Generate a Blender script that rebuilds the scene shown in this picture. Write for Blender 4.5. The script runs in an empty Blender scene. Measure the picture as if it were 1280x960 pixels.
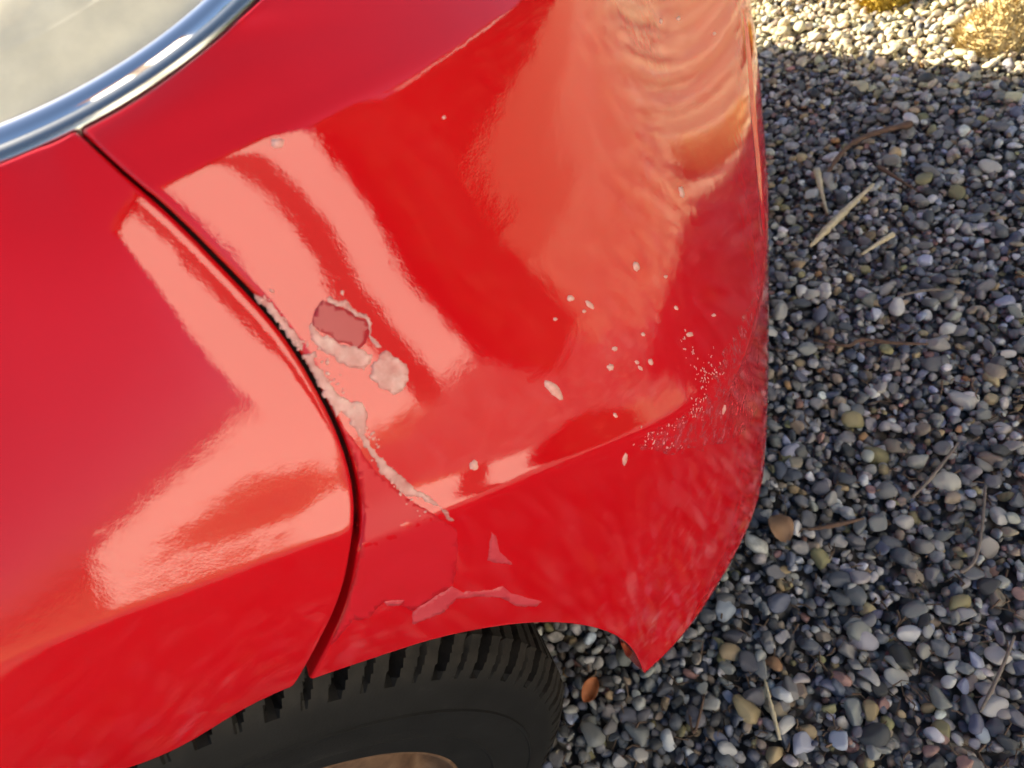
import bpy, bmesh, math, random
import numpy as np
from mathutils import Vector, Matrix
from mathutils.bvhtree import BVHTree
from mathutils.geometry import delaunay_2d_cdt
random.seed(7)
rng = np.random.default_rng(7)
scene = bpy.context.scene
COL = scene.collection

# ------------------------------------------------------------------ camera
PITCH, ROLL, CAM_H, FPX = math.radians(50), math.radians(26), 0.90, 924.0
_d = np.array([math.cos(PITCH) * math.sin(ROLL), math.cos(PITCH) * math.cos(ROLL), math.sin(PITCH)])
_a = (np.array([0, 0, 1.0]) - _d[2] * _d) / math.cos(PITCH)
CM = np.stack([np.array([math.cos(ROLL), -math.sin(ROLL), 0]), _a, -_d])   # camera (right, down, fwd) -> world
CO = np.array([0.0, 0.0, CAM_H])
cd = bpy.data.cameras.new('camera')
cam = bpy.data.objects.new('camera', cd)
COL.objects.link(cam)
m = Matrix.Identity(4)
for i in range(3):
    m[i][0], m[i][1], m[i][2], m[i][3] = CM[i][0], -CM[i][1], -CM[i][2], CO[i]
cam.matrix_world = m
cd.sensor_width = 36.0
cd.lens = 36.0 * FPX / 1280.0
cd.clip_start, cd.clip_end = 0.02, 500.0
cd.dof.use_dof = True
cd.dof.focus_distance = 0.50
cd.dof.aperture_fstop = 11.0
scene.camera = cam

# ------------------------------------------------------------------ sky, sun, exposure
SUN_EL, SUN_AZ = math.radians(26.5), math.atan2(0.755, -0.655)     # azimuth measured from +x
w = bpy.data.worlds.new('World')
scene.world = w
w.use_nodes = True
nt = w.node_tree
sky = nt.nodes.new('ShaderNodeTexSky')
sky.sky_type = 'NISHITA'
sky.sun_disc = False
sky.sun_elevation = SUN_EL
sky.sun_rotation = math.pi / 2 - SUN_AZ
sky.air_density, sky.dust_density, sky.ozone_density = 1.0, 1.5, 1.0
nt.links.new(sky.outputs[0], nt.nodes['Background'].inputs[0])
nt.nodes['Background'].inputs[1].default_value = 0.05
sd = bpy.data.lights.new('sun', 'SUN')
sd.energy, sd.angle, sd.color = 5.0, math.radians(0.53), (1.0, 0.88, 0.68)
sun = bpy.data.objects.new('sun', sd)
COL.objects.link(sun)
sdir = Vector((math.cos(SUN_EL) * math.cos(SUN_AZ), math.cos(SUN_EL) * math.sin(SUN_AZ), math.sin(SUN_EL)))
sun.rotation_euler = sdir.to_track_quat('Z', 'Y').to_euler()
sun.location = sdir * 20
vs = scene.view_settings
vs.view_transform, vs.look, vs.gamma, vs.exposure = 'Standard', 'None', 1.0, 2.26
scene.cycles.max_bounces = 10
scene.cycles.glossy_bounces = 6
scene.cycles.use_denoising = True


# ------------------------------------------------------------------ helpers
def ray(px, py):
    return CM @ np.array([(px - 640) / FPX, (py - 480) / FPX, 1.0])


def uz(px, py, z):
    r = ray(px, py)
    return CO + r * (z - CO[2]) / r[2]


def uy(px, py, y):
    r = ray(px, py)
    return CO + r * y / r[1]


def uplane(px, py, p0, n):
    r = ray(px, py)
    return CO + r * (((p0 - CO) @ n) / (r @ n))


def proj(P):
    c = (np.asarray(P).reshape(-1, 3) - CO) @ CM
    return np.stack([640 + FPX * c[:, 0] / c[:, 2], 480 + FPX * c[:, 1] / c[:, 2]], 1)


def spline(k, P, x):
    """natural cubic through points P (n,dim) at knots k, evaluated at x"""
    k = np.asarray(k, float); P = np.asarray(P, float); x = np.asarray(x, float)
    n = len(k); h = np.diff(k)
    A = np.zeros((n, n)); B = np.zeros((n,) + P.shape[1:])
    A[0, 0] = A[-1, -1] = 1
    for i in range(1, n - 1):
        A[i, i - 1], A[i, i], A[i, i + 1] = h[i - 1], 2 * (h[i - 1] + h[i]), h[i]
        B[i] = 6 * ((P[i + 1] - P[i]) / h[i] - (P[i] - P[i - 1]) / h[i - 1])
    S = np.linalg.solve(A, B)
    i = np.clip(np.searchsorted(k, x) - 1, 0, n - 2)
    a = (k[i + 1] - x)[..., None]; b = (x - k[i])[..., None]; hh = h[i][..., None]
    return (S[i] * a ** 3 + S[i + 1] * b ** 3) / (6 * hh) + (P[i] / hh - S[i] * hh / 6) * a + (P[i + 1] / hh - S[i + 1] * hh / 6) * b


def link(name, me, mat=None, parent=None, smooth=True):
    o = bpy.data.objects.new(name, me)
    COL.objects.link(o)
    if mat is not None and not me.materials:
        me.materials.append(mat)
    if smooth:
        me.polygons.foreach_set('use_smooth', [True] * len(me.polygons))
    o.parent = parent
    return o


def mesh(name, V, Fc):
    me = bpy.data.meshes.new(name)
    me.from_pydata([tuple(map(float, v)) for v in V], [], [tuple(int(i) for i in f) for f in Fc])
    me.update()
    return me


def grid_mesh(name, G, closed_u=False, flip=False):
    """G (nu,nv,3)"""
    nu, nv = G.shape[:2]
    I = np.arange(nu * nv).reshape(nu, nv)
    if closed_u:
        I = np.vstack([I, I[:1]])
    q = np.stack([I[:-1, :-1], I[1:, :-1], I[1:, 1:], I[:-1, 1:]], -1).reshape(-1, 4)
    if flip:
        q = q[:, ::-1]
    return mesh(name, G.reshape(-1, 3), q)


def bm_mesh(name, bm):
    me = bpy.data.meshes.new(name)
    bm.to_mesh(me)
    bm.free()
    return me


def empty(name, loc=(0, 0, 0), parent=None):
    o = bpy.data.objects.new(name, None)
    o.location = loc
    o.empty_display_size = 0.1
    COL.objects.link(o)
    o.parent = parent
    return o


def tag(o, label=None, cat=None, group=None, kind=None):
    for k, v in (('label', label), ('category', cat), ('group', group), ('kind', kind)):
        if v:
            o[k] = v
    return o


def box(bm, x0, x1, y0, y1, z0, z1):
    v = [bm.verts.new(p) for p in ((x0, y0, z0), (x1, y0, z0), (x1, y1, z0), (x0, y1, z0), (x0, y0, z1), (x1, y0, z1), (x1, y1, z1), (x0, y1, z1))]
    for f in ((3, 2, 1, 0), (4, 5, 6, 7), (0, 1, 5, 4), (1, 2, 6, 5), (2, 3, 7, 6), (3, 0, 4, 7)):
        bm.faces.new([v[i] for i in f])


def tube_mesh(name, pts, rad, n=8):
    pts = np.asarray(pts, float); rad = np.broadcast_to(rad, (len(pts),))
    tg = np.gradient(pts, axis=0); tg /= np.linalg.norm(tg, axis=1)[:, None]
    ref = np.array([0.13, 0.21, 0.97])
    a = np.cross(tg, ref); a /= np.linalg.norm(a, axis=1)[:, None]
    b = np.cross(tg, a)
    th = np.linspace(0, 2 * np.pi, n, endpoint=False)
    G = pts[None] + rad[None, :, None] * (np.cos(th)[:, None, None] * a[None] + np.sin(th)[:, None, None] * b[None])
    me = grid_mesh(name, G, closed_u=True)
    bm = bmesh.new(); bm.from_mesh(me)
    bm.verts.ensure_lookup_table()
    L = len(pts)
    for e in (0, L - 1):
        bm.faces.new([bm.verts[i * L + e] for i in range(n)])
    bmesh.ops.recalc_face_normals(bm, faces=bm.faces)
    bm.to_mesh(me); bm.free()
    return me


# ------------------------------------------------------------------ materials
def mat(name, color=(0.5, 0.5, 0.5), rough=0.5, metal=0.0, **kw):
    mt = bpy.data.materials.new(name)
    mt.use_nodes = True
    b = mt.node_tree.nodes['Principled BSDF']
    b.inputs['Base Color'].default_value = (*color, 1)
    b.inputs['Roughness'].default_value = rough
    b.inputs['Metallic'].default_value = metal
    for k, v in kw.items():
        b.inputs[k.replace('_', ' ')].default_value = v
    return mt


class NB:
    def __init__(s, mt):
        s.t = mt.node_tree; s.b = s.t.nodes['Principled BSDF']

    def n(s, typ, **kw):
        x = s.t.nodes.new('ShaderNode' + typ)
        for k, v in kw.items():
            if k in x.inputs.keys():
                x.inputs[k].default_value = v
            else:
                setattr(x, k, v)
        return x

    def l(s, a, b):
        s.t.links.new(a, b)

    def noise(s, scale, detail=3, rough=0.5, coord='Object', vec=None):
        x = s.n('TexNoise'); x.inputs['Scale'].default_value = scale; x.inputs['Detail'].default_value = detail
        x.inputs['Roughness'].default_value = rough
        if vec is None:
            vec = s.n('TexCoord').outputs[coord]
        s.l(vec, x.inputs['Vector'])
        return x

    def ramp(s, fac, stops):
        r = s.n('ValToRGB')
        e = r.color_ramp.elements
        while len(e) < len(stops):
            e.new(0.5)
        for i, (p, c) in enumerate(stops):
            e[i].position = p
            e[i].color = (*c, 1) if len(c) == 3 else c
        s.l(fac, r.inputs[0])
        return r

    def bump(s, h, strength, dist, to='Normal'):
        x = s.n('Bump'); x.inputs['Strength'].default_value = strength; x.inputs['Distance'].default_value = dist
        s.l(h, x.inputs['Height'])
        if to:
            s.l(x.outputs[0], s.b.inputs[to])
        return x

    def mix(s, fac, a, b):
        x = s.n('Mix', data_type='RGBA')
        for k, v in ((0, fac), (6, a), (7, b)):
            if hasattr(v, 'is_linked'):
                s.l(v, x.inputs[k])
            else:
                x.inputs[k].default_value = v if k == 0 else (*v, 1)
        return x.outputs[2]


def paint_material():
    mt = mat('red_paint', (0.62, 0.006, 0.014), 0.42, 0.0, Coat_Weight=1.0, Coat_Roughness=0.012, Coat_IOR=1.53)
    q = NB(mt)
    q.b.inputs['Specular IOR Level'].default_value = 0.0
    big = q.noise(9.0, 4)
    c = q.mix(q.ramp(big.outputs[0], [(0.35, (0, 0, 0)), (0.7, (1, 1, 1))]).outputs[0], (0.46, 0.0022, 0.006), (0.49, 0.003, 0.008))
    # paler pinkish spots low down on the panels
    sx = q.n('SeparateXYZ'); q.l(q.n('TexCoord').outputs['Object'], sx.inputs[0])
    lo = q.n('MapRange'); q.l(sx.outputs[2], lo.inputs['Value'])
    for k_, v_ in (('From Min', 0.49), ('From Max', 0.34), ('To Min', 0.0), ('To Max', 1.0)): lo.inputs[k_].default_value = v_
    vr = q.n('TexVoronoi', feature='SMOOTH_F1'); vr.inputs['Scale'].default_value = 75.0
    wob = q.noise(40.0, 3); av = q.n('VectorMath', operation='MULTIPLY_ADD'); q.l(wob.outputs['Color'], av.inputs[0]); av.inputs[1].default_value = (0.02, 0.02, 0.02)
    q.l(q.n('TexCoord').outputs['Object'], av.inputs[2]); q.l(av.outputs[0], vr.inputs['Vector'])
    spot = q.ramp(vr.outputs['Distance'], [(0.18, (1, 1, 1)), (0.42, (0, 0, 0))])
    pick = q.ramp(q.noise(55.0, 3).outputs[0], [(0.42, (0, 0, 0)), (0.62, (1, 1, 1))])
    m1 = q.n('Math', operation='MULTIPLY'); q.l(spot.outputs[0], m1.inputs[0]); q.l(pick.outputs[0], m1.inputs[1])
    m2 = q.n('Math', operation='MULTIPLY'); q.l(m1.outputs[0], m2.inputs[0]); q.l(lo.outputs[0], m2.inputs[1])
    m3 = q.n('Math', operation='MULTIPLY'); q.l(m2.outputs[0], m3.inputs[0]); m3.inputs[1].default_value = 0.45
    c = q.mix(m3.outputs[0], c, (0.46, 0.055, 0.075))
    q.l(c, q.b.inputs['Base Color'])
    peel = q.noise(900.0, 2)
    wave = q.noise(60.0, 2)
    ad = q.n('Math', operation='MULTIPLY_ADD'); ad.inputs[1].default_value = 6.0
    q.l(wave.outputs[0], ad.inputs[0]); q.l(peel.outputs[0], ad.inputs[2])
    q.bump(ad.outputs[0], 0.22, 0.00013, 'Coat Normal')
    dust = q.noise(420.0, 4, 0.7)
    r = q.ramp(dust.outputs[0], [(0.5, (0.006,) * 3), (0.85, (0.03,) * 3)])
    q.l(r.outputs[0], q.b.inputs['Coat Roughness'])
    return mt


PAINT = paint_material()
BLACK_PLASTIC = mat('black_plastic', (0.012, 0.012, 0.013), 0.6)
SEAL = mat('black_seal', (0.006, 0.005, 0.005), 0.75)
SATIN = mat('grey_satin_metal', (0.42, 0.42, 0.40), 0.22, 1.0)
CHROME = mat('chrome', (0.86, 0.86, 0.88), 0.07, 1.0)
GLASS_DARK = mat('tinted_glass', (0.02, 0.025, 0.028), 0.02, Coat_Weight=0.5)
STEEL = mat('brown_steel', (0.20, 0.115, 0.065), 0.55, 0.1)
q = NB(STEEL)
q.l(q.ramp(q.noise(45, 5, 0.65).outputs[0], [(0.3, (0.06, 0.03, 0.018)), (0.55, (0.13, 0.075, 0.045)), (0.8, (0.20, 0.13, 0.085))]).outputs[0], q.b.inputs['Base Color'])
RUBBER = mat('rubber', (0.018, 0.018, 0.018), 0.7, Specular_IOR_Level=0.22)
q = NB(RUBBER)
dn = q.noise(38, 6, 0.7)
q.l(q.ramp(dn.outputs[0], [(0.35, (0.0036, 0.0038, 0.0044)), (0.62, (0.0065, 0.0067, 0.0075)), (0.85, (0.022, 0.021, 0.020))]).outputs[0], q.b.inputs['Base Color'])
q.bump(q.noise(600, 3).outputs[0], 0.35, 0.0006)
# road dust caught on the tread and shoulder
sp = q.n('SeparateXYZ'); q.l(q.n('TexCoord').outputs['Object'], sp.inputs[0])
cb = q.n('CombineXYZ'); q.l(sp.outputs[0], cb.inputs[0]); q.l(sp.outputs[2], cb.inputs[2])
rl = q.n('VectorMath', operation='LENGTH'); q.l(cb.outputs[0], rl.inputs[0])
mr = q.n('MapRange'); q.l(rl.outputs['Value'], mr.inputs['Value']); mr.inputs['From Min'].default_value = 0.262; mr.inputs['From Max'].default_value = 0.290
du = q.n('Math', operation='MULTIPLY'); q.l(mr.outputs[0], du.inputs[0]); q.l(q.ramp(q.noise(90, 6, 0.7).outputs[0], [(0.35, (0.25,) * 3), (0.7, (1, 1, 1))]).outputs[0], du.inputs[1])
old = q.b.inputs['Base Color'].links[0].from_socket
q.l(q.mix(du.outputs[0], old, (0.028, 0.0245, 0.021)), q.b.inputs['Base Color'])

# ------------------------------------------------------------------ ground sheet
GROUND = mat('soil', (0.05, 0.045, 0.04), 0.95)
q = NB(GROUND)
vor = q.n('TexVoronoi'); vor.inputs['Scale'].default_value = 42.0
q.l(q.n('TexCoord').outputs['Object'], vor.inputs['Vector'])
cc = q.ramp(q.noise(30, 4).outputs[0], [(0.3, (0.03, 0.027, 0.024)), (0.7, (0.075, 0.066, 0.055))])
sv = q.n('SeparateColor'); q.l(vor.outputs['Color'], sv.inputs[0])
st = q.ramp(sv.outputs[0], [(0.0, (0.07, 0.07, 0.075)), (0.5, (0.2, 0.19, 0.18)), (1.0, (0.42, 0.39, 0.34))])
gcol = q.mix(q.ramp(vor.outputs['Distance'], [(0.35, (1, 1, 1)), (0.55, (0, 0, 0))]).outputs[0], cc.outputs[0], st.outputs[0])
# farther out the sheet is lightened like the stones painted as sunlit
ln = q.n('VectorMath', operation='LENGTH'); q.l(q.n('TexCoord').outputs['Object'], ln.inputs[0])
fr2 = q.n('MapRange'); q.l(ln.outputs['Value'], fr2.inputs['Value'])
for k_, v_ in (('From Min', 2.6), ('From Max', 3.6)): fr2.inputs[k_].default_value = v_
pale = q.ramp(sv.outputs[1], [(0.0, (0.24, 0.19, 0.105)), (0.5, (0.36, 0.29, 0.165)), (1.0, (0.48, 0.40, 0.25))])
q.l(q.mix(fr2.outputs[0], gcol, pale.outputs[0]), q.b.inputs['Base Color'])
q.bump(vor.outputs['Distance'], 0.8, -0.012)

n = 60
xs = np.sign(np.linspace(-1, 1, n)) * np.abs(np.linspace(-1, 1, n)) ** 3 * 200
G = np.stack(np.meshgrid(xs, xs, indexing='ij') + [np.zeros((n, n))], -1)
G[..., 2] = -0.006
ground = link('ground', grid_mesh('ground', G), GROUND)
tag(ground, kind='structure')

# ------------------------------------------------------------------ the car
car = empty('car', (-0.355, 0.98, 0))
tag(car, 'red car with peeling lacquer on its scuffed bumper corner, parked on gravel', 'car')
CARY = 1.12                               # centre line of the car
car.location = (-1.3, CARY, 0)
CAR_OFF = np.array(car.location)


def carlink(name, me, mt, parent=None, smooth=True):
    """meshes are given in world space; shift them so that the part hangs from its parent"""
    for_parent = parent or car
    o = link(name, me, mt, for_parent, smooth)
    base = CAR_OFF if parent is None or parent.get('at') is None else np.array(parent['at'])
    if parent is not None and parent.get('at') is None and parent is not car:
        base = np.zeros(3)
        o.matrix_parent_inverse = Matrix.Identity(4)
        # sub-part of a part whose mesh already sits at the car's origin
        base = CAR_OFF
    me.transform(Matrix.Translation(Vector(-base)))
    return o


# head-lamp plane: an oval lamp set in the corner of the nose
HL_E, HL_A = math.radians(77), math.radians(25)
HN = np.array([math.cos(HL_E) * math.sin(HL_A), -math.cos(HL_E) * math.cos(HL_A), math.sin(HL_E)])
HP = uz(105, 160, 0.7962)
HH = np.cross([0, 0, 1.0], HN); HH /= np.linalg.norm(HH)
HK = np.cross(HN, HH)
_px = [(0, 208), (50, 187), (105, 160), (160, 130), (210, 97), (250, 67), (285, 38), (325, 0)]
_Q = np.array([uplane(*p, HP, HN) for p in _px])
_q = np.stack([(_Q - HP) @ HH, (_Q - HP) @ HK], 1)
_s = np.linalg.lstsq(np.c_[2 * _q, np.ones(len(_q))], (_q ** 2).sum(1), rcond=None)[0]
_R = math.sqrt(_s[2] + _s[0] ** 2 + _s[1] ** 2)
_bot = np.array([_s[0], _s[1] - _R])                 # lowest point of the fitted circle
HB = 0.125                                           # semi-axis up the plane
HA = math.sqrt(_R * HB)                              # same curvature at the lowest point
HC = HP + HH * _bot[0] + HK * (_bot[1] + HB)


def hl_pt(th, r=1.0, off=0.0, dr=0.0):
    return HC + HH * ((HA * r + dr) * np.cos(th))[..., None] + HK * ((HB * r + dr) * np.sin(th))[..., None] + HN * np.asarray(off)[..., None]


# ---- bumper: control rows at column knots
ck = np.array([-1.0, 0, 1, 2, 3, 4, 5, 6, 7, 8, 10.6, 14.5, 18, 21])
hT = lambda x, y: uplane(x, y, HP, HN)
T = np.array([hT(40, 196), hT(105, 164), hT(160, 134), hT(213, 99), hT(258, 65), hT(296, 33), hT(333, -3),
              (0.006, 0.342, 0.796), (0.032, 0.368, 0.798), (0.058, 0.398, 0.80), (0.125, 0.51, 0.803), (0.19, 0.68, 0.805), (0.245, 0.85, 0.805), (0.262, CARY, 0.805)])
U = np.array([uz(70, 290, 0.781), uz(195, 232, 0.778), uz(300, 190, 0.774), uz(400, 150, 0.768), uz(500, 103, 0.758), uz(590, 55, 0.745), uz(680, 0, 0.730),
              (0.125, 0.380, 0.721), (0.1545, 0.414, 0.713), (0.169, 0.462, 0.706), (0.216, 0.591, 0.699), (0.288, 0.745, 0.69), (0.353, 0.868, 0.686), (0.376, CARY, 0.684)])
L = np.array([uz(330, 728, 0.634), uz(447, 688, 0.628), uy(545, 652, 0.186), uy(620, 610, 0.193), uy(690, 582, 0.203), uy(755, 561, 0.2115), uy(815, 540, 0.2205),
              uy(860, 522, 0.231), uy(900, 505, 0.2445), uy(930, 490, 0.260), (0.253, 0.419, 0.40), (0.398, 0.67, 0.36), (0.435, 0.85, 0.335), (0.452, CARY, 0.333)])
B1 = np.array([uy(290, 888, 0.182), uy(378, 853, 0.1815), uy(480, 818, 0.183), uy(560, 794, 0.1845), uy(660, 778, 0.187), uy(740, 783, 0.190), uy(787, 806, 0.193), uy(806, 841, 0.196)])
B2 = np.array([uy(806, 841, 0.196), uz(858, 788, 0.252), uz(912, 705, 0.250), (0.20, 0.345, 0.246), (0.32, 0.58, 0.225), (0.375, 0.80, 0.215), (0.392, CARY, 0.213)])
bulge_k = np.array([-1, 0, 2, 4, 6, 8, 10.6, 14.5, 21])
bulge_v = np.array([0.006, 0.006, 0.006, 0.005, 0.005, 0.005, 0.011, 0.046, 0.060])[:, None]
NT1, NT2, NT3 = 26, 80, 60


def bumper_cols(s):
    Ts, Us, Ls = spline(ck, T, s), spline(ck, U, s), spline(ck, L, s)
    Bs = np.where((s <= 6)[:, None], spline(ck[:8], B1, np.minimum(s, 6)), spline(ck[7:], B2, np.maximum(s, 6)))
    b = spline(bulge_k, bulge_v, s)
    ds = 0.02
    def out(A, Bv, fa, fb):
        tang = (spline(ck, fa, s + ds) + spline(ck, fb, s + ds)) - (spline(ck, fa, s - ds) + spline(ck, fb, s - ds))
        nn = np.cross(tang, A - Bv); nn /= np.linalg.norm(nn, axis=1)[:, None]
        return nn
    nm = out(Us, Ls, U, L)
    t1 = np.linspace(0, 1, NT1)[None, :, None]; t2 = np.linspace(0, 1, NT2)[None, 1:, None]; t3 = np.linspace(0, 1, NT3)[None, 1:, None]
    g1 = Ts[:, None] * (1 - t1) + Us[:, None] * t1 + 4 * t1 * (1 - t1) * 0.0015 * np.array([0, -0.3, 0.95])
    g2 = Us[:, None] * (1 - t2) + Ls[:, None] * t2 + 4 * t2 * (1 - t2) * b[:, None] * nm[:, None]
    dip = np.clip(t2 / 0.35, 0, 1); dip = dip * dip * (3 - 2 * dip); e2 = np.clip((t2 - 0.86) / 0.14, 0, 1)
    fl = (0.0042 * 0.5 * (1 - np.tanh((s - 9) / 1.5)))[:, None, None]
    g2 = g2 - fl * (dip - e2 * e2) * nm[:, None]
    g3 = Ls[:, None] * (1 - t3) + Bs[:, None] * t3 + 4 * t3 * (1 - t3) * 0.003 * nm[:, None] * np.array([1, 1, 0])
    Gx = np.concatenate([g1, g2, g3], 1)
    return Gx


def smooth_t(Gx, it, fix_b=True):
    for _ in range(it):
        N = Gx.copy()
        N[:, 1:-1] = 0.25 * Gx[:, :-2] + 0.5 * Gx[:, 1:-1] + 0.25 * Gx[:, 2:]
        Gx = N
    return Gx


GAP = np.array([(60, 135), (100, 168), (150, 213), (200, 256), (280, 335), (350, 412), (400, 492), (430, 560), (444, 620), (441, 690), (426, 755), (402, 808), (376, 855), (340, 910)], float)
_gk = np.concatenate([[0], np.cumsum(np.linalg.norm(np.diff(GAP, axis=0), axis=1))])
GAPD = spline(_gk, GAP, np.linspace(0, _gk[-1], 700))


def gap_side(P2, shift):
    """signed pixel distance to the gap line (positive on the bumper side)"""
    d = P2[:, None] - GAPD[None]
    i = (d ** 2).sum(2).argmin(1)
    i = np.clip(i, 1, len(GAPD) - 2)
    tg = GAPD[i + 1] - GAPD[i - 1]; tg /= np.linalg.norm(tg, axis=1)[:, None]
    e = P2 - GAPD[i]
    return -(tg[:, 0] * e[:, 1] - tg[:, 1] * e[:, 0]) - shift


def trim(Gx, svals, shift, keep):
    """re-sample every row so that it starts (keep=+1) or ends (keep=-1) at the gap"""
    nu, nv = Gx.shape[:2]
    out = np.empty_like(Gx)
    for j in range(nv):
        sd_ = gap_side(proj(Gx[:, j]), shift)
        k = None
        for i in range(nu - 1):
            if sd_[i] < 0 <= sd_[i + 1] and -1.0 <= svals[i] * keep <= 2.5 and (k is None or abs(svals[i]) < abs(svals[k])):
                k = i
        if k is None:
            k = 0; f = 0.0
        else:
            f = -sd_[k] / (sd_[k + 1] - sd_[k])
        s0 = svals[k] + f * (svals[k + 1] - svals[k])
        lo, hi = (s0, svals[-1]) if keep > 0 else (svals[0], s0)
        u = np.linspace(0, 1, nu)
        ns = lo + (hi - lo) * u
        for c in range(3):
            out[:, j, c] = np.interp(ns, svals, Gx[:, j, c])
    return out


def grid_normals(Gx):
    du = np.gradient(Gx, axis=0); dv = np.gradient(Gx, axis=1)
    nn = np.cross(du, dv)
    nn /= np.maximum(np.linalg.norm(nn, axis=2, keepdims=True), 1e-9)
    return nn


def fold_edges(Gx, first=False, last=False, top=False, bottom=False, depth=0.018, rad=0.0022, sgn=1):
    """roll the chosen borders inwards with a small radius so panels have thickness"""
    nn = grid_normals(Gx) * sgn
    def strip(P, N, D):       # border points, outward surface normal, direction off the border
        D = D - (D * N).sum(-1, keepdims=True) * N
        D /= np.maximum(np.linalg.norm(D, axis=-1, keepdims=True), 1e-9)
        rows = []
        for a in (25, 50, 70, 90):
            a = math.radians(a)
            rows.append(P + D * rad * math.sin(a) - N * rad * (1 - math.cos(a)))
        rows.append(rows[-1] - N * depth)
        return rows
    if first or last:
        pre, post = [], []
        if first:
            pre = strip(Gx[0], nn[0], Gx[0] - Gx[2])[::-1]
        if last:
            post = strip(Gx[-1], nn[-1], Gx[-1] - Gx[-3])
        Gx = np.concatenate([np.array(pre).reshape(-1, *Gx.shape[1:]), Gx, np.array(post).reshape(-1, *Gx.shape[1:])], 0)
        nn = np.concatenate([np.repeat(nn[:1], len(pre), 0), nn, np.repeat(nn[-1:], len(post), 0)], 0)
    if top or bottom:
        pre, post = [], []
        if top:
            pre = strip(Gx[:, 0], nn[:, 0], Gx[:, 0] - Gx[:, 2])[::-1]
        if bottom:
            post = strip(Gx[:, -1], nn[:, -1], Gx[:, -1] - Gx[:, -3])
        arrs = []
        if pre: arrs.append(np.stack(pre, 1))
        arrs.append(Gx)
        if post: arrs.append(np.stack(post, 1))
        Gx = np.concatenate(arrs, 1)
    return Gx


def mirror(Gx):
    M_ = Gx.copy(); M_[..., 1] = 2 * CARY - M_[..., 1]
    return M_


sv_ = np.linspace(-1, 21, 441)
BG = bumper_cols(sv_)
# fair the panel lengthwise so that its curvature changes gently
_sg = 30
_kn = np.exp(-0.5 * (np.arange(-3 * _sg, 3 * _sg + 1) / _sg) ** 2); _kn /= _kn.sum()
_pd = 3 * _sg
_ext = np.concatenate([2 * BG[:1] - BG[_pd:0:-1], BG, 2 * BG[-1:] - BG[-2:-_pd - 2:-1]], 0)
_fair = np.stack([np.stack([np.convolve(_ext[:, j, c], _kn, 'valid') for c in range(3)], -1) for j in range(BG.shape[1])], 1)
_ar = np.arange(BG.shape[1])
_wt = np.clip(_ar / 20.0, 0, 1) * np.clip((BG.shape[1] - 1 - _ar) / (NT3 * 0.9), 0, 1)
_wt = (_wt * _wt * (3 - 2 * _wt))[None, :, None]
BG = smooth_t(BG + (_fair - BG) * _wt, 3)
bvh_b = BVHTree.FromPolygons([Vector(v) for v in BG.reshape(-1, 3)], [tuple(int(i) for i in f) for f in
        np.stack([(np.arange(BG.shape[0] - 1)[:, None] * BG.shape[1] + np.arange(BG.shape[1] - 1)[None]).ravel() + o for o in (0, BG.shape[1], BG.shape[1] + 1, 1)], 1)])
BR = trim(BG, sv_, 11.0, +1)
# shallow vertical dent close to the nose edge of the damaged corner
_dl = []
for _x, _y in ((930, 20), (936, 70), (941, 130), (947, 190), (952, 250), (953, 290)):
    _h = bvh_b.ray_cast(Vector(CO), Vector(ray(_x, _y)).normalized())
    if _h[0] is not None:
        _dl.append(np.array(_h[0]))
if len(_dl) > 2:
    _dl = np.array(_dl)
    _t = np.linspace(0, len(_dl) - 1, 60)
    _dl = spline(np.arange(len(_dl)), _dl, _t)
    _d = np.sqrt(((BR[:, :, None] - _dl[None, None]) ** 2).sum(-1))
    _i = _d.argmin(-1); _d = _d.min(-1)
    _nn = grid_normals(BR)
    if (_nn[60, 60] @ np.array([0.2, -1, 0.6])) < 0: _nn = -_nn
    BR = BR - _nn * (0.0028 * np.exp(-(_d / 0.006) ** 2) * np.sin(np.pi * (_i + 1) / 62) ** 0.6)[..., None]
# make the last column lie on the centre plane
BFULL = np.concatenate([BR, mirror(BR)[::-1][1:]], 0)
nb = grid_normals(BFULL)
SG = -1 if (nb[60, 60] @ np.array([0.2, -1, 0.6])) < 0 else 1
BF = fold_edges(BFULL, True, True, True, True, sgn=SG)
bumper = carlink('front_bumper', grid_mesh('front_bumper', BF, flip=SG < 0), PAINT)
bumper['label'] = 'red front bumper with peeled, chipped and scuffed corner'

# ---- right fender
fk = np.array([-1.0, 0, 1, 2, 3, 5, 9.0, 15.0])
FT = np.array([hT(230, 84), hT(98, 168), hT(50, 190), hT(0, 211), hT(-70, 234), (-0.30, 0.325, 0.805), (-0.55, 0.345, 0.865), (-0.95, 0.365, 0.92)])
FL = np.array([uz(600, 610, 0.622), uz(440, 666, 0.640), uz(290, 722, 0.652), uz(140, 776, 0.662), uz(0, 824, 0.670), (-0.33, 0.178, 0.676), (-0.62, 0.174, 0.685), (-0.95, 0.172, 0.69)])
fxs = spline(fk, FL, np.array([0., 1, 2, 3, 5, 9, 15]))[:, 0]
WX, WZ, AR = -0.355, 0.284, 0.325


def arch_z(x):
    return WZ + math.sqrt(max(AR ** 2 - (x - WX) ** 2, 0.0))


FB = np.array([uz(560, 796, 0.515), uy(378, 853, 0.179), uy(275, 904, 0.176), uy(165, 958, 0.172), (-0.31, 0.168, 0.598), (-0.42, 0.168, 0.597), (-0.64, 0.16, 0.44), (-0.95, 0.165, 0.22)])
NF1, NF2 = 90, 40


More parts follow.
